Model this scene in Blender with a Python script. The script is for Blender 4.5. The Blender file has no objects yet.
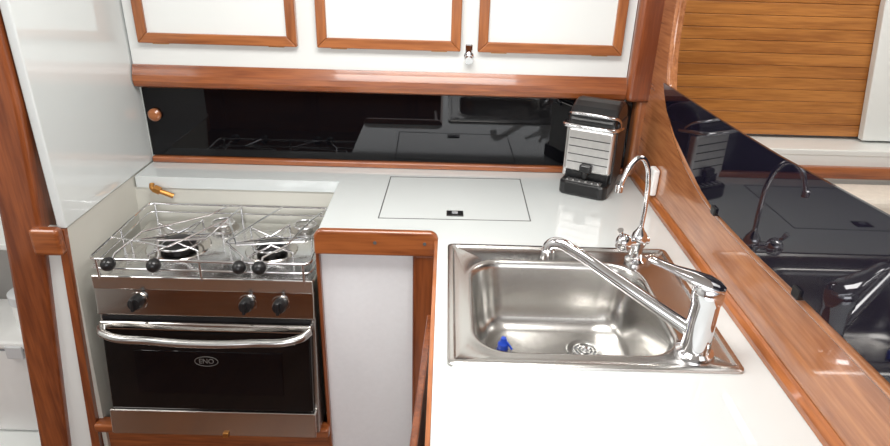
import bpy, bmesh, math
from mathutils import Vector, Matrix
C=bpy.context.collection
sc=bpy.context.scene
sc.view_settings.view_transform='Standard'
sc.view_settings.look='None'
sc.view_settings.exposure=0.06

# ------------------------------------------------------------ materials
def nmat(name):
    m=bpy.data.materials.new(name); m.use_nodes=True
    return m,m.node_tree.nodes,m.node_tree.links,m.node_tree.nodes['Principled BSDF']
def plain(name,col,rough=.4,metal=0,coat=0,spec=.5,var=.04,scale=6,bump=0,trans=0,ior=1.5,emit=0):
    m,n,l,b=nmat(name)
    tc=n.new('ShaderNodeTexCoord'); no=n.new('ShaderNodeTexNoise'); no.inputs['Scale'].default_value=scale
    no.inputs['Detail'].default_value=3
    l.new(tc.outputs['Object'],no.inputs['Vector'])
    r=n.new('ShaderNodeValToRGB')
    r.color_ramp.elements[0].position=.3; r.color_ramp.elements[1].position=.7
    r.color_ramp.elements[0].color=[max(0,c*(1-var)) for c in col]+[1]
    r.color_ramp.elements[1].color=[min(1,c*(1+var)) for c in col]+[1]
    l.new(no.outputs['Fac'],r.inputs['Fac']); l.new(r.outputs['Color'],b.inputs['Base Color'])
    b.inputs['Roughness'].default_value=rough; b.inputs['Metallic'].default_value=metal
    b.inputs['Coat Weight'].default_value=coat; b.inputs['Coat Roughness'].default_value=.04
    b.inputs['Specular IOR Level'].default_value=spec; b.inputs['IOR'].default_value=ior
    b.inputs['Transmission Weight'].default_value=trans
    if emit:
        b.inputs['Emission Color'].default_value=(1,.97,.92,1); b.inputs['Emission Strength'].default_value=emit
    if bump:
        bp=n.new('ShaderNodeBump'); bp.inputs['Strength'].default_value=bump; bp.inputs['Distance'].default_value=.002
        l.new(no.outputs['Fac'],bp.inputs['Height']); l.new(bp.outputs['Normal'],b.inputs['Normal'])
    return m
def wood(name,dark,light,axis='x',rough=.28,coat=.6,sc_=1.0,planks=None):
    m,n,l,b=nmat(name)
    tc=n.new('ShaderNodeTexCoord'); mp=n.new('ShaderNodeMapping')
    s={'x':(1.2,16,16),'y':(16,1.2,16),'z':(16,16,1.2)}[axis]
    mp.inputs['Scale'].default_value=[v*sc_ for v in s]
    no=n.new('ShaderNodeTexNoise'); no.inputs['Scale'].default_value=1.6; no.inputs['Detail'].default_value=6; no.inputs['Distortion'].default_value=.6
    no2=n.new('ShaderNodeTexNoise'); no2.inputs['Scale'].default_value=9; no2.inputs['Detail'].default_value=2
    l.new(tc.outputs['Object'],mp.inputs['Vector']); l.new(mp.outputs[0],no.inputs['Vector']); l.new(mp.outputs[0],no2.inputs['Vector'])
    mx=n.new('ShaderNodeMath'); mx.operation='MULTIPLY_ADD'; mx.inputs[1].default_value=.4
    l.new(no2.outputs['Fac'],mx.inputs[0]); 
    m2=n.new('ShaderNodeMath'); m2.operation='MULTIPLY'; m2.inputs[1].default_value=.6; l.new(no.outputs['Fac'],m2.inputs[0])
    l.new(m2.outputs[0],mx.inputs[2])
    r=n.new('ShaderNodeValToRGB'); r.color_ramp.elements[0].position=.38; r.color_ramp.elements[1].position=.60
    r.color_ramp.elements[0].color=list(dark)+[1]; r.color_ramp.elements[1].color=list(light)+[1]
    l.new(mx.outputs[0],r.inputs['Fac']); l.new(r.outputs['Color'],b.inputs['Base Color'])
    b.inputs['Roughness'].default_value=rough; b.inputs['Coat Weight'].default_value=coat; b.inputs['Coat Roughness'].default_value=.06
    return m
def brushed(name,col,rough,axis,k=1.0):
    m,n,l,b=nmat(name)
    tc=n.new('ShaderNodeTexCoord'); mp=n.new('ShaderNodeMapping')
    mp.inputs['Scale'].default_value=[v*k for v in {'x':(3,250,250),'y':(250,3,250)}[axis]]
    no=n.new('ShaderNodeTexNoise'); no.inputs['Scale'].default_value=1.5
    l.new(tc.outputs['Object'],mp.inputs['Vector']); l.new(mp.outputs[0],no.inputs['Vector'])
    mr=n.new('ShaderNodeMapRange'); mr.inputs[3].default_value=rough*.9; mr.inputs[4].default_value=rough*1.1
    l.new(no.outputs['Fac'],mr.inputs[0]); l.new(mr.outputs[0],b.inputs['Roughness'])
    b.inputs['Base Color'].default_value=list(col)+[1]; b.inputs['Metallic'].default_value=1
    return m
M={}
M['white']=plain('gloss_white_laminate',(.69,.73,.725),.06,coat=1.0,var=.01,scale=3)
M['whitecab']=plain('white_cabinet_paint',(.80,.82,.80),.3,var=.01,scale=3)
M['whitepart']=plain('white_speckle_panel',(.88,.89,.91),.4,var=.015,scale=90)
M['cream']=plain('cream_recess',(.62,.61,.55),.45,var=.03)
M['backdrop']=plain('locker_lining',(.48,.46,.43),.6,var=.04)  # backdrop tone, chosen darker so the white bins stand out
M['ceil']=plain('ceiling_vinyl',(.8,.8,.78),.6,var=.02)
M['woodx']=wood('mahogany_x',(.18,.044,.012),(.37,.112,.031),'x')
M['woody']=wood('mahogany_y',(.21,.060,.017),(.43,.145,.044),'y')
M['woodz']=wood('mahogany_z',(.145,.033,.009),(.29,.078,.021),'z')
M['woodwall']=wood('teak_bulkhead',(.30,.102,.036),(.50,.20,.078),'y',rough=.22,coat=.8)
M['woodwallz']=wood('teak_bulkhead_z',(.22,.066,.022),(.39,.135,.045),'z',rough=.28,coat=.6)
M['frame']=wood('door_frame_wood',(.24,.072,.020),(.42,.145,.044),'x')
M['framez']=wood('door_frame_wood_z',(.24,.072,.020),(.42,.145,.044),'z')
M['slat']=wood('pine_slats',(.32,.112,.022),(.50,.20,.045),'x',rough=.35,coat=.3)
M['black']=plain('black_acrylic',(.003,.003,.004),.03,spec=.35)
M['smoke']=plain('smoked_acrylic',(.007,.006,.013),.03,spec=.5)
M['steel']=brushed('brushed_steel',(.56,.56,.55),.26,'x')
M['steelb']=plain('sink_steel',(.56,.55,.53),.24,metal=1,var=.015,scale=5)
M['polish']=plain('polished_steel',(.60,.57,.54),.12,metal=1,var=.02)
M['hobsteel']=plain('hob_steel',(.76,.76,.75),.2,metal=1,var=.02)
M['chrome']=plain('chrome',(.78,.78,.80),.05,metal=1,var=.01)
M['rubber']=plain('black_plastic',(.010,.010,.011),.28)
M['dkglass']=plain('oven_glass',(.006,.005,.005),.06,spec=.3)
M['grey']=plain('grey_plastic',(.30,.31,.33),.4)
M['ltgrey']=plain('light_grey_plastic',(.60,.61,.62),.4)
M['dkgrey']=plain('dark_grey_plastic',(.030,.030,.032),.3)
M['groove']=plain('groove_dark',(.10,.10,.10),.6)
M['blue']=plain('blue_plastic',(.01,.06,.5),.35)
M['brass']=plain('brass',(.50,.24,.07),.35,metal=1)
M['wplast']=plain('white_plastic',(.84,.84,.82),.35)
M['floor']=wood('cabin_sole',(.09,.035,.014),(.17,.07,.03),'y')
M['cushion']=plain('cream_upholstery',(.74,.68,.60),.85,var=.05,scale=40,bump=.3)
M['alu']=plain('textured_aluminium',(.68,.67,.66),.34,metal=1,var=.06,scale=60)
M['label']=plain('label_grey',(.15,.14,.13),.4)
M['lampglow']=plain('lamp_diffuser',(.9,.9,.85),.4,emit=110)

# ------------------------------------------------------------ helpers
def empty(name,loc=(0,0,0)):
    e=bpy.data.objects.new(name,None); e.empty_display_size=.05; C.objects.link(e); e.location=loc; return e
def addmesh(name,bm,mat,parent=None,smooth=False,mtx=None,bevel=0,seg=3):
    me=bpy.data.meshes.new(name)
    bmesh.ops.recalc_face_normals(bm,faces=bm.faces)
    if mtx is not None: bm.transform(mtx)
    bm.to_mesh(me); bm.free()
    if isinstance(mat,str): mat=M[mat]
    me.materials.append(mat)
    ob=bpy.data.objects.new(name,me); C.objects.link(ob)
    if smooth:
        for p in me.polygons: p.use_smooth=True
        try: me.set_sharp_from_angle(angle=math.radians(40))
        except Exception: pass
    if bevel:
        b=ob.modifiers.new('bev','BEVEL'); b.width=bevel; b.segments=seg; b.limit_method='ANGLE'
    if parent is not None: ob.parent=parent
    return ob
def box(name,x0,x1,y0,y1,z0,z1,mat,parent=None,bevel=0,mtx=None,seg=3):
    bm=bmesh.new()
    bmesh.ops.create_cube(bm,size=1)
    for v in bm.verts:
        v.co=Vector((x0 if v.co.x<0 else x1, y0 if v.co.y<0 else y1, z0 if v.co.z<0 else z1))
    return addmesh(name,bm,mat,parent,mtx=mtx,bevel=bevel,seg=seg)
def prism(name,pts,vec,mat,parent=None,bevel=0,mtx=None,smooth=False,seg=3):
    bm=bmesh.new(); vs=[bm.verts.new(p) for p in pts]; f=bm.faces.new(vs)
    r=bmesh.ops.extrude_face_region(bm,geom=[f])
    bmesh.ops.translate(bm,vec=Vector(vec),verts=[g for g in r['geom'] if isinstance(g,bmesh.types.BMVert)])
    return addmesh(name,bm,mat,parent,mtx=mtx,bevel=bevel,smooth=smooth,seg=seg)
def lathe(name,prof,loc,mat,parent=None,n=32,mtx=None,axis=None):
    bm=bmesh.new(); rings=[]
    for r,z in prof:
        if r<1e-5: rings.append([bm.verts.new((0,0,z))])
        else: rings.append([bm.verts.new((r*math.cos(2*math.pi*i/n),r*math.sin(2*math.pi*i/n),z)) for i in range(n)])
    for a,b in zip(rings,rings[1:]):
        for i in range(n):
            j=(i+1)%n
            if len(a)==1 and len(b)==1: continue
            if len(a)==1: bm.faces.new((a[0],b[i],b[j]))
            elif len(b)==1: bm.faces.new((a[i],a[j],b[0]))
            else: bm.faces.new((a[i],a[j],b[j],b[i]))
    T=Matrix.Translation(Vector(loc))
    if axis is not None: T=T@Vector((0,0,1)).rotation_difference(Vector(axis)).to_matrix().to_4x4()
    if mtx is not None: T=mtx@T
    return addmesh(name,bm,mat,parent,smooth=True,mtx=T)
def tube(name,pts,r,mat,parent=None,cyc=False,smoothc=True,mtx=None,radii=None,res=4):
    cu=bpy.data.curves.new(name,'CURVE'); cu.dimensions='3D'; cu.bevel_depth=r; cu.bevel_resolution=res; cu.use_fill_caps=True
    if smoothc:
        sp=cu.splines.new('BEZIER'); sp.bezier_points.add(len(pts)-1)
        for i,p in enumerate(pts):
            bp=sp.bezier_points[i]; bp.co=p; bp.handle_left_type=bp.handle_right_type='AUTO'
            if radii: bp.radius=radii[i]
    else:
        sp=cu.splines.new('POLY'); sp.points.add(len(pts)-1)
        for i,p in enumerate(pts):
            sp.points[i].co=(*p,1)
            if radii: sp.points[i].radius=radii[i]
    sp.use_cyclic_u=cyc; cu.resolution_u=10
    t=bpy.data.objects.new('tmpc',cu); C.objects.link(t)
    dg=bpy.context.evaluated_depsgraph_get(); dg.update()
    me=bpy.data.meshes.new_from_object(t.evaluated_get(dg)); me.name=name
    bpy.data.objects.remove(t)
    me.materials.clear(); me.materials.append(M[mat])
    for p in me.polygons: p.use_smooth=True
    if mtx is not None: me.transform(mtx)
    ob=bpy.data.objects.new(name,me); C.objects.link(ob)
    if parent is not None: ob.parent=parent
    return ob
def ball(name,loc,r,mat,parent=None,scl=(1,1,1)):
    bm=bmesh.new(); bmesh.ops.create_uvsphere(bm,u_segments=20,v_segments=12,radius=r)
    return addmesh(name,bm,mat,parent,smooth=True,mtx=Matrix.Translation(Vector(loc))@Matrix.Diagonal((*scl,1)))

# ------------------------------------------------------------ room shell
ZF=-.95; ZC=1.15
box('floor',-2.2,3.0,-1.6,3.0,ZF-.05,ZF,'floor')
box('ceiling',-2.2,3.0,-1.6,3.0,ZC,ZC+.05,'ceil')
box('wall_back',-2.2,.62,1.86,1.92,ZF,ZC,'whitecab')
box('wall_left',-2.25,-2.2,-1.6,3.0,ZF,ZC,'whitecab')
wf=empty('wall_front')
box('panel',-2.2,3.0,-1.66,-1.6,ZF,ZC,'whitecab',wf)
for i,x in enumerate((-2.0,-1.2,-.35,.5,1.3)):
    box('stile_%d'%i,x,x+.12,-1.6,-1.57,ZF,ZC,'woodz',wf)
box('rail',-2.2,3.0,-1.6,-1.58,-.1,.0,'woodx',wf)
box('dado',-2.2,3.0,-1.6,-1.585,ZF,-.1,'woodx',wf)
box('wall_right',3.0,3.05,-1.6,3.0,ZF,ZC,'whitecab')
box('wall_saloon',.62,3.0,2.95,3.0,ZF,ZC,'whitecab')

# bulkhead with arched cutout (plane X=.585)
XB=.585
cut=[(1.678,ZC),(1.674,.60),(1.670,.45),(1.658,.38),(1.630,.315),(1.575,.25),(1.49,.205),(1.38,.172),(1.25,.150),(1.1,.145),(.9,.15),(.6,.155),(-.4,.16)]
pts=[(-.4,ZF),(1.858,ZF),(1.858,ZC)]+cut
wr=empty('galley_bulkhead')
prism('panel',[(XB,y,z) for y,z in pts],(.018,0,0),'woodwall',wr)
tube('cutout_lip',[(XB+.006,y+.008,z-.003) for y,z in cut],.011,'woodwall',wr)
prism('lower_moulding',[(XB-.001,-.4,0.001),(XB-.012,-.4,0.001),(XB-.012,-.4,.012),(XB-.006,-.4,.022),(XB-.001,-.4,.026)],(0,2.20,0),'woody',wr)
box('corner_post',.522,.60,1.785,1.858,.236,ZC,'woodz',wr,bevel=.014)
box('corner_fillet',.560,.60,1.80,1.858,.001,.30,'woodwallz',wr,bevel=.012)

# smoked acrylic panel on bulkhead
gp=empty('smoked_acrylic_panel')
low=[(1.646,.327),(1.628,.305),(1.589,.270),(1.50,.228),(1.383,.194),(1.29,.170),(1.204,.157),(1.03,.158),(.862,.166),(.639,.174),(.2,.18)]
up=[(.2,.385),(.5,.372),(.736,.361),(1.023,.343),(1.28,.334),(1.50,.330)]
prism('sheet',[(XB-.014,y,z) for y,z in low+up],(.005,0,0),'smoke',gp)
for i,(y,z) in enumerate(((1.204,.157),(.862,.166))):
    box('clip_%d'%i,XB-.019,XB-.0005,y-.010,y+.010,z-.008,z+.010,'rubber',gp,bevel=.002)

# ------------------------------------------------------------ counter
kc=empty('kitchen_counter')
T=.035
bm=bmesh.new()
xs=[-.90,-.303,-.008,.03,.515,XB-.001]; ys=[.1,.88,1.305,1.365,1.708,1.858]
def keep(i,j):
    x=(xs[i]+xs[i+1])/2; y=(ys[j]+ys[j+1])/2
    if x<-.303: return y>1.70
    if x<-.008: return y>1.365
    if .03<x<.515 and .88<y<1.305: return False
    return True
V={}
def gv(i,j):
    if (i,j) not in V: V[(i,j)]=bm.verts.new((xs[i],ys[j],0))
    return V[(i,j)]
fs=[bm.faces.new((gv(i,j),gv(i+1,j),gv(i+1,j+1),gv(i,j+1))) for i in range(5) for j in range(5) if keep(i,j)]
r=bmesh.ops.extrude_face_region(bm,geom=fs)
bmesh.ops.translate(bm,vec=(0,0,-T),verts=[g for g in r['geom'] if isinstance(g,bmesh.types.BMVert)])
addmesh('worktop',bm,'white',kc)
def strip(nm,a,b,w,mat,par,h=.0006):
    a=Vector((*a,0)); b=Vector((*b,0)); d=(b-a).normalized(); nn=Vector((-d.y,d.x,0))*w/2
    prism(nm,[a-nn-d*w/2+Vector((0,0,.0001)),b-nn+d*w/2+Vector((0,0,.0001)),b+nn+d*w/2+Vector((0,0,.0001)),a+nn-d*w/2+Vector((0,0,.0001))],(0,0,h),mat,par)
hc=[(-.156,1.757),(.232,1.766),(.229,1.468),(-.163,1.462)]
hl=empty('counter_hatch')
for i in range(4): strip('groove_%d'%i,hc[i],hc[(i+1)%4],.0028,'groove',hl)
bx=.034;by=1.500
box('latch',bx-.022,bx+.022,by-.016,by+.016,0.0005,.003,'rubber',hl,bevel=.001)
box('latch_button',bx-.008,bx+.008,by-.006,by+.008,.003,.005,'grey',hl,bevel=.001)
lc=empty('lower_cabinet')
box('sink_side',-.004,.012,.1,1.36,ZF,-T-.001,'whitecab',lc)
box('speckle_panel',-.303,-.05,1.372,1.385,ZF,-.037,'whitepart',lc)
box('corner_post',-.069,-.009,1.352,1.40,ZF,-.045,'woodz',lc,bevel=.008)
box('left_edge',-.308,-.298,1.355,1.395,ZF,-.04,'woodz',lc,bevel=.003)
def rr(x0,x1,z0,z1,r,n=6):
    o=[]
    for cx,cz,a in((x1-r,z1-r,0),(x0+r,z1-r,90)):
        for k in range(n+1):
            t=math.radians(a+90*k/n); o.append((cx+r*math.cos(t),cz+r*math.sin(t)))
    o+= [(x0,z0),(x1,z0)]
    return o
prism('top_rail',[(x,1.346,z) for x,z in rr(-.308,-.007,-.048,.018,.022)],(0,.018,0),'woodx',lc,bevel=.005)
for i,x in enumerate((-.16,-.04)):
    lathe('screw_%d'%i,[(0,0.001),(.0045,.001),(.0045,0)],(x,1.3455,-.012),'groove',lc,n=12,axis=(0,-1,0))
box('counter_side_trim',-.016,-.0085,.1,1.345,-.05,-.001,'woody',lc)
D=Matrix.Translation((-.012,1.22,0))@Matrix.Rotation(math.radians(-2.5),4,'Z')
box('door_leaf',-.016,-.002,-.55,0,-.88,-.13,'woodz',lc,mtx=D,bevel=.003)
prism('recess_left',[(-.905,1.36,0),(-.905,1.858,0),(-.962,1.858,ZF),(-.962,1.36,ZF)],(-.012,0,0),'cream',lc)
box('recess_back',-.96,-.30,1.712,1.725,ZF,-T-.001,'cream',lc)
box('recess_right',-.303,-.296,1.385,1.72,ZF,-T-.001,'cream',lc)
box('sill',-.955,-.30,1.33,1.37,-.625,-.598,'woodx',lc,bevel=.006)
box('below_sill',-.97,-.30,1.37,1.38,ZF,-.62,'woodx',lc)
prism('left_trim',[(-.905,1.345,0.0),(-.922,1.345,0.0),(-.990,1.345,-.75),(-.990,1.345,ZF),(-.962,1.345,ZF),(-.966,1.345,-.75)],(0,.02,0),'woodz',lc)
prism('left_white',[(-.922,1.352,0.0),(-.955,1.352,0.0),(-1.06,1.352,-.75),(-1.07,1.352,ZF),(-.985,1.352,ZF),(-.988,1.352,-.75)],(0,.02,0),'whitecab',lc)
tp=empty('tall_side_panel')
prism('panel',[(-.9014,1.351,.001),(-.9014,1.84,.001),(-.9014,1.84,ZC),(-.9014,1.351,ZC)],(-.022,0,0),'white',tp,bevel=.004)
po=empty('left_bulkhead_post')
prism('post',[(-.926,1.335,ZC),(-1.005,1.335,ZC),(-1.01,1.335,.4),(-1.05,1.335,-.02),(-1.135,1.335,-.75),(-1.14,1.335,ZF),(-1.06,1.335,ZF),(-1.055,1.335,-.75),(-.955,1.335,-.02),(-.928,1.335,.3)],(0,.07,0),'woodz',po,bevel=.01)
box('catch_block',-.975,-.905,1.318,1.345,-.058,.012,'woodx',po,bevel=.009)

# ------------------------------------------------------------ splashback + trims
sb=empty('black_splashback')
box('sheet',-.8975,.558,1.838,1.846,.021,.2345,'black',sb)
lathe('wood_knob',[(0,.018),(.012,.018),(.019,.012),(.019,.004),(.012,0)],(-.868,1.838,.150),'frame',sb,axis=(0,-1,0))
box('trim_1',-.8975,.558,1.825,1.855,0.0005,.020,'woodx',None,bevel=.005)

# ------------------------------------------------------------ upper cabinet
uc=empty('upper_cabinet')
box('face',-.8975,.521,1.815,1.858,.30,ZC,'whitecab',uc)
prof=[(1.858,.236),(1.815,.236),(1.800,.243),(1.795,.258),(1.797,.275),(1.805,.292),(1.810,.303),(1.858,.305)]
prism('bottom_rail',[(-.8975,y,z) for y,z in prof],(1.419,0,0),'woodx',uc)
for i,(a,b) in enumerate(((-.863,-.418),(-.362,.040),(.088,.492))):
    z0=.366 ; z1=.93; w=.028
    box('door_panel_%d'%i,a+.01,b-.01,1.803,1.815,z0+.01,z1-.01,'whitecab',uc)
    y0=1.793
    for nm,q,mt_ in (('bottom',[(a,z0),(b,z0),(b-w,z0+w),(a+w,z0+w)],'frame'),('top',[(a,z1),(b,z1),(b-w,z1-w),(a+w,z1-w)],'frame'),
                 ('left',[(a,z0),(a+w,z0+w),(a+w,z1-w),(a,z1)],'framez'),('right',[(b,z0),(b-w,z0+w),(b-w,z1-w),(b,z1)],'framez')):
        prism('door_frame_%s_%d'%(nm,i),[(x,y0,z) for x,z in q],(0,.0215,0),mt_,uc,bevel=.003)
    for s,x in enumerate((a+.06,b-.06)): 
        box('hinge_%d_%d'%(i,s),x-.022,x+.022,1.802,1.815,z0-.003,z0-.0002,'brass',uc)
lathe('knob',[(0,.03),(.011,.03),(.0135,.022),(.011,.012),(.008,.006),(.014,.003),(.014,0)],(.064,1.815,.352),'chrome',uc,axis=(0,-1,-.3))
box('knob_plate',.054,.074,1.808,1.8155,.345,.385,'chrome',uc,bevel=.004)

# ------------------------------------------------------------ sink
sk=empty('kitchen_sink')
def rloop(x0,x1,y0,y1,r,z,n=8):
    o=[]
    for cx,cy,a in((x1-r,y0+r,-90),(x1-r,y1-r,0),(x0+r,y1-r,90),(x0+r,y0+r,180)):
        for k in range(n+1):
            t=math.radians(a+90*k/n); o.append((cx+r*math.cos(t),cy+r*math.sin(t),z))
    return o
O=(.015,.530,.865,1.320); B=(.066,.436,.908,1.238)
def ins(q,d): return (q[0]+d,q[1]-d,q[2]+d,q[3]-d)
L=[rloop(*O,.012,.0004),rloop(*ins(O,.001),.012,.005),rloop(*ins(O,.005),.011,.0075),rloop(*ins(O,.012),.010,.0075),rloop(*ins(O,.016),.01,.003),
   rloop(*ins(B,-.014),.078,.003),rloop(*ins(B,-.009),.075,.0055),rloop(*ins(B,-.004),.072,.005),rloop(*B,.07,.001),rloop(*ins(B,.004),.068,-.010),
   rloop(*ins(B,.014),.064,-.09),rloop(*ins(B,.022),.060,-.125),rloop(*ins(B,.034),.055,-.142),rloop(*ins(B,.055),.045,-.150),rloop(*ins(B,.11),.03,-.152)]
bm=bmesh.new(); R=[[bm.verts.new(p) for p in l] for l in L]
n=len(L[0])
for a,b in zip(R,R[1:]):
    for i in range(n): bm.faces.new((a[i],a[(i+1)%n],b[(i+1)%n],b[i]))
bm.faces.new(R[-1])
addmesh('basin',bm,'steelb',sk,smooth=True)
dx,dy=.322,1.125
lathe('drain_flange',[(.028,-.1508),(.036,-.1488),(.040,-.1488),(.042,-.1515)],(dx,dy,0),'steel',sk)
lathe('drain_well',[(.029,-.1508),(.026,-.1513),(0,-.1514)],(dx,dy,0),'grey',sk)
for k in range(3): 
    rr_=.009+.008*k
    tube('strainer_ring_%d'%k,[(dx+rr_*math.cos(t*math.pi/6),dy+rr_*math.sin(t*math.pi/6),-.1495) for t in range(12)],.0022,'steel',sk,cyc=True)
for k in range(6):
    a=k*math.pi/3; tube('strainer_rib_%d'%k,[(dx,dy,-.1495),(dx+.027*math.cos(a),dy+.027*math.sin(a),-.1495)],.0018,'steel',sk,smoothc=False)
lathe('strainer_knob',[(.006,-.150),(.005,-.142),(.008,-.139),(0,-.137)],(dx,dy,0),'chrome',sk,n=16)
bc=empty('blue_sink_plug')
lathe('cap',[(0,.0),(.012,.0),(.012,.011),(.008,.015),(.006,.025),(0,.026)],(.142,1.13,-.1505),'blue',bc,n=20,axis=(.0,0,1))
tube('tail',[(.142,1.13,-.130),(.150,1.124,-.135),(.160,1.118,-.147)],.0025,'blue',bc)

# ------------------------------------------------------------ mixer tap
mt=empty('mixer_tap')
mx,my=.458,.920; zb=.0035
lathe('body',[(0,0),(.032,0),(.033,.006),(.026,.010),(.0245,.03),(.024,.07),(.024,.105),(.026,.110),(.027,.125),(.025,.138),(.018,.146),(0,.149)],(mx,my,zb),'chrome',mt)
tube('spout',[(mx-.01,my+.007,.045),(mx-.05,my+.035,.062),(mx-.14,my+.098,.100),(mx-.207,my+.145,.128),(mx-.233,my+.163,.133),(mx-.246,my+.172,.122),(mx-.248,my+.173,.108)],.0118,'chrome',mt,radii=[1.25,1.1,1,.95,1,1,1.05],res=8)
lathe('aerator',[(0,0),(.0135,0),(.014,.018),(.0115,.02)],(mx-.248,my+.173,.095),'chrome',mt)
ld=Vector((-.082,.040,.020)); ln=ld.normalized(); side=Vector((-ln.y,ln.x,0)).normalized(); upv=ln.cross(side); upv=upv if upv.z>0 else -upv
bm=bmesh.new(); secs=[]
o=Vector((mx+.004,my-.003,.144))
for t,w,h in ((-.22,.010,.006),(-.1,.020,.011),(.1,.024,.013),(.4,.019,.010),(.7,.013,.006),(.95,.0115,.005),(1.12,.012,.005),(1.2,.008,.003)):
    c=o+ld*t
    secs.append([bm.verts.new(c+side*w*math.cos(a)+upv*h*math.sin(a)) for a in [2*math.pi*k/16 for k in range(16)]])
for a,b in zip(secs,secs[1:]):
    for i in range(16): bm.faces.new((a[i],a[(i+1)%16],b[(i+1)%16],b[i]))
bm.faces.new(secs[0]); bm.faces.new(secs[-1])
addmesh('lever',bm,'chrome',mt,smooth=True)

# ------------------------------------------------------------ drinking water tap
wt=empty('drinking_water_tap')
wx,wy=.444,1.262
lathe('base',[(0,0),(.024,0),(.024,.005),(.016,.009),(.013,.02),(.013,.035),(.018,.045),(.019,.058),(.015,.070),(.009,.078),(.006,.085),(0,.085)],(wx,wy,.003),'chrome',wt)
tube('gooseneck',[(wx,wy,.08),(wx+.001,wy,.14),(wx-.002,wy,.20),(wx-.012,wy-.004,.236),(wx-.030,wy-.012,.254),(wx-.050,wy-.022,.243),(wx-.064,wy-.028,.213),(wx-.070,wy-.03,.193)],.0056,'chrome',wt,res=6)
lathe('tip',[(0,0),(.008,0),(.0085,.014),(.006,.016)],(wx-.071,wy-.030,.183),'chrome',wt,n=16)
tube('cross_arm',[(wx-.040,wy-.02,.056),(wx+.022,wy+.010,.052)],.010,'chrome',wt,smoothc=False,res=6)
ball('handle_cap',(wx-.040,wy-.022,.058),.019,'chrome',wt,(1,1,1.15))
tube('handle',[(wx-.040,wy-.02,.062),(wx-.050,wy-.028,.082),(wx-.055,wy-.034,.096)],.005,'chrome',wt,radii=[1,.9,1.3])

# ------------------------------------------------------------ switch box
sw=empty('wall_switch')
box('base',XB-.018,XB-.001,1.585,1.625,.03,.105,'wplast',sw,bevel=.005)
box('rocker',XB-.022,XB-.0175,1.595,1.615,.05,.085,'wplast',sw,bevel=.002)

# ------------------------------------------------------------ coffee machine
cm=empty('coffee_machine')
A=Matrix.Translation((.392,1.642,.0005))@Matrix.Rotation(math.radians(-27),4,'Z')@Matrix.Diagonal((1.14,1.05,1.08,1))
def rb(nm,x0,x1,y0,y1,z0,z1,mat,bv,seg=4): return box(nm,x0,x1,y0,y1,z0,z1,mat,cm,bevel=bv,mtx=A,seg=seg)
tray=[(-.060,.10),(-.060,.012)]+[(-.060+.018-.018*math.cos(math.radians(t)),.012-.018*math.sin(math.radians(t))) for t in (30,60,90)]+[(.042+.018*math.sin(math.radians(t)),.012-.018*math.cos(math.radians(t))) for t in (0,30,60)]+[(.060,.012),(.060,.10)]
prism('drip_tray',[(x,y,0) for x,y in tray],(0,0,.036),'rubber',cm,bevel=.006,mtx=A)
rb('drip_grid',-.044,.044,.000,.022,.036,.039,'groove',.001)
for k in range(6): rb('grid_bar_%d'%k,-.043+.0155*k,-.038+.0155*k,.002,.020,.0385,.041,'alu',.0005)
rb('rear_body',-.058,.058,.05,.150,0,.200,'rubber',.020,5)
rb('cheek_left',-.062,-.052,.030,.135,.040,.182,'alu',.004)
rb('cheek_right',.053,.062,.040,.140,.03,.195,'dkgrey',.004)
rb('front_panel',-.058,.058,.020,.060,.058,.176,'alu',.010,5)
rb('chin',-.054,.054,.030,.060,.030,.060,'rubber',.003)
for k in range(4): rb('rib_%d'%k,-.050,.050,.0188,.024,.084+.021*k,.0865+.021*k,'dkgrey',.0008)
rb('spout_block',-.015,.015,.004,.04,.062,.084,'rubber',.006)
lathe('spout_nozzle',[(0,0),(.007,0),(.009,.012),(.009,.02)],(0,.014,.048),'rubber',cm,n=16,mtx=A)
rb('head_band',-.058,.058,.018,.060,.174,.192,'rubber',.006)
pr=[(.016,.184),(.016,.198),(.024,.214),(.040,.229),(.062,.238),(.086,.242),(.110,.239),(.132,.229),(.147,.212),(.152,.195),(.152,.184)]
dome=prism('top_dome',[(-.058,y,z) for y,z in pr],(.116,0,0),'rubber',cm,mtx=A)
b=dome.modifiers.new('b','BEVEL'); b.width=.014; b.segments=5; b.limit_method='ANGLE'; b.angle_limit=math.radians(60)
tube('loop_handle',[(-.063,.075,.176),(-.065,.03,.184),(-.058,-.006,.188),(-.03,-.018,.190),(.03,-.018,.190),(.058,-.006,.188),(.065,.03,.184),(.063,.075,.176)],.0052,'chrome',cm,mtx=A)
tube('lever_bar',[(-.061,.060,.186),(-.060,.034,.206),(-.045,.012,.214),(-.02,.006,.217),(.02,.006,.217),(.045,.012,.214),(.060,.034,.206),(.061,.060,.186)],.0038,'chrome',cm,mtx=A)

# ------------------------------------------------------------ stove
st=empty('gas_stove')
X0,X1=-.872,-.318
Mt=Matrix.Translation((0,1.36,-.155))@Matrix.Rotation(math.radians(-8.7),4,'X')
def fb(nm,x0,x1,y0,y1,z0,z1,mat,bv=0): return box(nm,x0,x1,y0,y1,z0,z1,mat,st,bevel=bv,mtx=Mt)
fb('body',X0,X1,.004,.28,-.425,-.002,'steel',.003)
fb('control_panel',X0,X1,-.006,.006,-.083,-.002,'polish',.003)
fb('vent_strip',X0+.01,X1-.01,-.004,.006,-.096,-.085,'rubber')
fb('oven_door',X0+.010,X1-.010,-.016,.004,-.350,-.095,'dkglass',.005)
fb('door_cap',X0+.008,X1-.008,-.019,.002,-.118,-.096,'polish',.004)
fb('door_window',X0+.085,X1-.085,-.0172,-.012,-.300,-.175,'black',.0015)
fb('lower_panel',X0+.004,X1-.004,-.022,.004,-.424,-.350,'polish',.004)
tube('door_handle',[(X0+.012,-.018,-.112),(X0+.03,-.043,-.118),(X0+.16,-.053,-.130),((X0+X1)/2,-.055,-.134),(X1-.16,-.053,-.130),(X1-.03,-.043,-.118),(X1-.012,-.018,-.112)],.0105,'steel',st,mtx=Mt,res=8)
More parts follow.
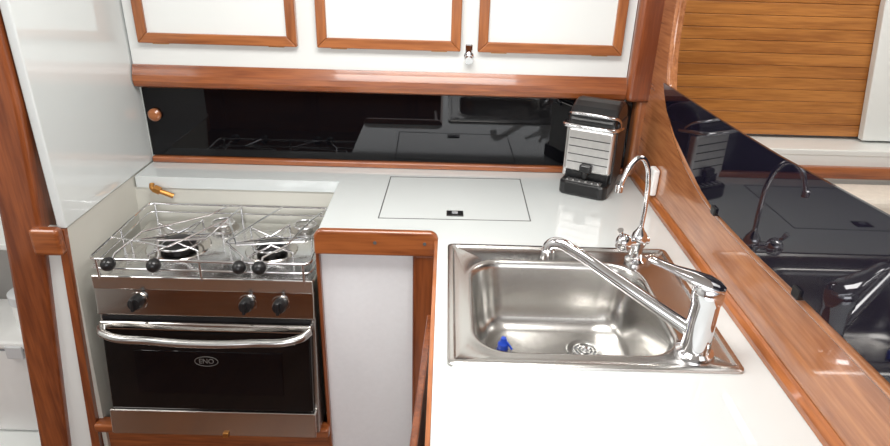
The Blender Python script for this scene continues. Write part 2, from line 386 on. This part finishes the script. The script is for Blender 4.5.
for i,x in enumerate((-.764,-.487,-.403)):
    lathe('knob_skirt_%d'%i,[(0,.004),(.023,.004),(.024,0)],(x,-.006,-.042),'polish',st,mtx=Mt,axis=(0,-1,0))
    lathe('knob_%d'%i,[(.018,.003),(.018,.016),(.015,.026),(0,.028)],(x,-.006,-.042),'rubber',st,mtx=Mt,axis=(0,-1,0),n=24)
    fb('knob_grip_%d'%i,x-.004,x+.004,-.042,-.030,-.058,-.026,'rubber',.002)
bx0=(X0+X1)/2-.005
tube('badge_ring',[(bx0+.030*math.cos(a),-.0175,-.203+.0135*math.sin(a)) for a in [2*math.pi*k/16 for k in range(16)]],.0008,'label',st,cyc=True,mtx=Mt)
tx=bpy.data.curves.new('badge','FONT'); tx.body='ENO'; tx.size=.019; tx.align_x='CENTER'; tx.align_y='CENTER'; tx.extrude=.0004
to=bpy.data.objects.new('badge_text',tx); C.objects.link(to); tx.materials.append(M['label']); to.parent=st
to.matrix_world=Mt@Matrix.Translation((bx0,-.0176,-.203))@Matrix.Rotation(math.radians(90),4,'X')
fb('door_latch',bx0+.03,bx0+.045,-.03,-.02,-.424,-.41,'brass',.002)
HZ=-.135
box('hob_tray',X0,X1,1.355,1.70,HZ-.03,HZ,'hobsteel',st,bevel=.006)
box('hob_front_lip',X0,X1,1.350,1.362,HZ-.03,HZ+.008,'hobsteel',st,bevel=.003)
for i,(x,y,s) in enumerate(((-.722,1.53,1.15),(-.465,1.525,.95),(-.64,1.655,.6),(-.40,1.655,.6))):
    lathe('burner_pan_%d'%i,[(.075*s,HZ),(.072*s,HZ+.003),(.05*s,HZ+.001),(.02*s,HZ+.001)],(x,y,0),'polish',st)
    lathe('burner_%d'%i,[(.036*s,HZ),(.036*s,HZ+.010),(.042*s,HZ+.012),(.042*s,HZ+.017),(.032*s,HZ+.022),(0,HZ+.023)],(x,y,0),'rubber' if i<2 else 'steel',st)
    tube('burner_ring_%d'%i,[(x+.052*s*math.cos(a),y+.052*s*math.sin(a),HZ+.018) for a in [2*math.pi*k/16 for k in range(16)]],.003,'chrome',st,cyc=True)
    if i<2:
        N=6
        star=[]
        for k in range(2*N):
            rr_=(.030 if k%2 else .118)*(1 if i==0 else .92); a=math.pi*k/N+.26
            star.append((x+rr_*math.cos(a),y+rr_*math.sin(a)*.95,HZ+(.028 if k%2 else .032)))
        tube('pan_support_%d'%i,star,.0028,'chrome',st,cyc=True,smoothc=False)
        for k in range(N):
            a=math.pi*2*k/N+.26; rr_=.118*(1 if i==0 else .92)
            p=(x+rr_*math.cos(a),y+rr_*math.sin(a)*.95,HZ+.032)
            tube('support_leg_%d_%d'%(i,k),[p,(p[0],p[1],HZ)],.0026,'chrome',st,smoothc=False)
RZ=-.080
def rail(nm,x0,x1,y0,y1,z,r=.0036):
    l=rloop(x0,x1,y0,y1,.018,z,4); tube(nm,l,r,'chrome',st,cyc=True,smoothc=False)
rail('fiddle_rail_top',X0+.004,X1-.004,1.352,1.695,RZ)
rail('fiddle_rail_mid',X0+.004,X1-.004,1.352,1.695,RZ-.026,.0026)
for k,(x,y) in enumerate([(X0+.022,1.352),(X1-.022,1.352),(X0+.022,1.695),(X1-.022,1.695),(X0+.004,1.52),(X1-.004,1.52),(-.595,1.352),(-.595,1.695)]):
    tube('rail_post_%d'%k,[(x,y,RZ),(x,y,HZ)],.0034,'chrome',st,smoothc=False)
cl=[(-.811,(-.80,1.50),(-.66,1.62)),(-.700,(-.74,1.45),(-.62,1.47)),(-.492,(-.56,1.45),(-.50,1.62)),(-.443,(-.40,1.44),(-.37,1.60))]
for k,(x,p,q) in enumerate(cl):
    tube('pan_clamp_%d'%k,[(x,1.345,RZ-.006),(x,1.37,RZ+.006),(p[0],p[1],RZ+.004),(q[0],q[1],RZ+.002),(q[0]+.03,1.695,RZ)],.0028,'chrome',st,smoothc=False)
    ball('clamp_ball_%d'%k,(x,1.335,RZ-.004),.0175,'rubber',st,(1,1.1,1))
for k,(a,b) in enumerate((((-.868,1.47),(-.70,1.42)),((-.70,1.42),(-.60,1.60)),((-.60,1.60),(-.53,1.44)),((-.53,1.44),(-.36,1.47)),((-.36,1.47),(-.322,1.60)))):
    tube('cross_wire_%d'%k,[(*a,RZ+.002),(*b,RZ+.002)],.0024,'chrome',st,smoothc=False)
gh=empty('gas_pipe')
tube('pipe',[(-.85,1.700,-.02),(-.845,1.69,-.030),(-.82,1.69,-.040),(-.79,1.695,-.055)],.0075,'brass',gh)
lathe('nut',[(0,0),(.013,0),(.013,.018),(0,.018)],(-.84,1.69,-.030),'brass',gh,n=6,axis=(1,0,-.5))

# ------------------------------------------------------------ saloon beyond
sl=empty('slatted_wall')
z=-.085
for k in range(22):
    box('slat_%d'%k,.64,1.80,2.60,2.615,z,z+.0475,'slat',sl,bevel=.003); z+=.0485
box('backing',.64,1.80,2.614,2.63,-.09,z,'woodx',sl)
bs=empty('saloon_bench')
box('ledge',.64,2.6,2.45,2.66,-.125,-.10,'whitecab',bs,bevel=.004)
box('ledge_trim',1.42,2.6,2.42,2.452,-.215,-.165,'woodx',bs,bevel=.008)
box('ledge_front',.64,2.6,2.452,2.60,-.60,-.12,'whitecab',bs)
box('backrest',.80,2.6,2.25,2.45,-.62,-.235,'cushion',bs,bevel=.03)
box('seat',.80,2.6,1.75,2.42,-.75,-.60,'cushion',bs,bevel=.03)
box('seat_base',.80,2.6,1.80,2.60,ZF,-.75,'woodx',bs,bevel=.005)
wp=empty('saloon_partition')
prism('panel',[(1.66,2.56,ZC),(1.69,2.56,.45),(1.77,2.56,-.09),(2.6,2.56,-.09),(2.6,2.56,ZC)],(0,.035,0),'whitecab',wp,bevel=.004)
for (x,y) in ((.985,2.13),(.72,2.10)):
    dl=empty('ceiling_downlight')
    lathe('bezel',[(.038,-.004),(.052,-.006),(.058,0),(.058,.002)],(x,y,ZC-.002),'chrome',dl)
    lathe('diffuser',[(0,-.003),(.038,-.003),(.038,0)],(x,y,ZC-.002),'lampglow',dl)

# ------------------------------------------------------------ left background
ls=empty('storage_shelf')
box('shelf_board',-2.19,-1.05,1.60,1.858,-.20,-.18,'whitecab',ls,bevel=.004)
box('bin_shelf',-2.19,-1.06,1.44,1.858,-.84,-.81,'whitecab',ls,bevel=.004)
box('side_support',-1.05,-1.035,1.44,1.858,ZF,-.10,'whitecab',ls)
box('lining',-2.19,-1.05,1.845,1.858,-.81,-.20,'backdrop',ls)
box('back_rail',-2.19,-1.03,1.835,1.858,-.02,.08,'woodz',ls,bevel=.004)
def bin_(nm,x0,x1,y0,y1,z0,z1,lid='wplast'):
    e=empty(nm)
    bm=bmesh.new(); bmesh.ops.create_cube(bm,size=1)
    for v in bm.verts:
        s=1 if v.co.z>0 else .90; cx=(x0+x1)/2; cy=(y0+y1)/2
        v.co=Vector((cx+v.co.x*(x1-x0)*s,cy+v.co.y*(y1-y0)*s,z0 if v.co.z<0 else z1))
    addmesh('tub',bm,'wplast',e,bevel=.02)
    box('lid',x0-.008,x1+.008,y0-.008,y1+.008,z1-.001,z1+.025,lid,e,bevel=.008)
    box('rim_shadow_gap',x0-.002,x1+.002,y0-.002,y1+.002,z1-.010,z1-.001,'grey',e)
    box('clip',x1-.10,x1-.05,y0-.014,y0-.004,z1-.03,z1+.012,'ltgrey',e,bevel=.003)
bin_('storage_bin',-1.42,-1.165,1.50,1.72,-.8095,-.47,'wplast')
bin_('storage_bin',-1.80,-1.46,1.52,1.80,-.8095,-.55,'grey')
cn=empty('round_canister')
lathe('can',[(0,0),(.045,0),(.048,.01),(.048,.10),(.04,.11),(0,.112)],(-1.235,1.60,-.4445),'wplast',cn)
lathe('lid',[(.049,.08),(.051,.082),(.051,.11),(.04,.118),(0,.118)],(-1.235,1.60,-.4445),'ltgrey',cn)
bf=empty('black_foot_pump')
lathe('pump',[(0,0),(.04,0),(.045,.01),(.042,.045),(.03,.06),(0,.063)],(-1.165,1.46,-.8095),'rubber',bf)

# ------------------------------------------------------------ lights
def area(nm,loc,rot,sx,sy,e,col=(1,1,1)):
    l=bpy.data.lights.new(nm,'AREA'); l.shape='RECTANGLE'; l.size=sx; l.size_y=sy; l.energy=e; l.color=col
    o=bpy.data.objects.new(nm,l); C.objects.link(o); o.location=loc; o.rotation_euler=rot; return o
area('ceiling_lamp',(-.1,.95,ZC-.02),(0,0,0),.9,.5,20,(1,.98,.95))
area('front_fill',(-.2,-1.4,.75),(math.radians(84),0,0),2.2,.6,26,(.95,.97,1))  # added fill from behind the camera to whiten front-facing panels; no window is built
area('saloon_lamp',(1.6,1.7,ZC-.02),(0,0,0),1.0,.9,14,(1,.97,.92))
area('left_cabin_lamp',(-1.6,.9,ZC-.02),(0,0,0),.6,.6,10,(1,.98,.95))
w=bpy.data.worlds.new('world'); sc.world=w; w.use_nodes=True
w.node_tree.nodes['Background'].inputs[0].default_value=(.9,.95,1,1); w.node_tree.nodes['Background'].inputs[1].default_value=.4

# ------------------------------------------------------------ camera
p,r,yw=.4404,.029,.0058
F=Vector((math.sin(yw)*math.cos(p),math.cos(yw)*math.cos(p),-math.sin(p)))
Rv=Vector((math.cos(yw),-math.sin(yw),0)); U=Rv.cross(F)
R2=Rv*math.cos(r)+U*math.sin(r); U2=U*math.cos(r)-Rv*math.sin(r)
cam=bpy.data.cameras.new('camera'); cam.sensor_width=36; cam.lens=.9748*643/890*36; cam.clip_start=.02
co=bpy.data.objects.new('camera',cam); C.objects.link(co)
mw=Matrix((( R2.x,U2.x,-F.x,0),(R2.y,U2.y,-F.y,0),(R2.z,U2.z,-F.z,.68),(0,0,0,1)))
co.matrix_world=mw
sc.camera=co
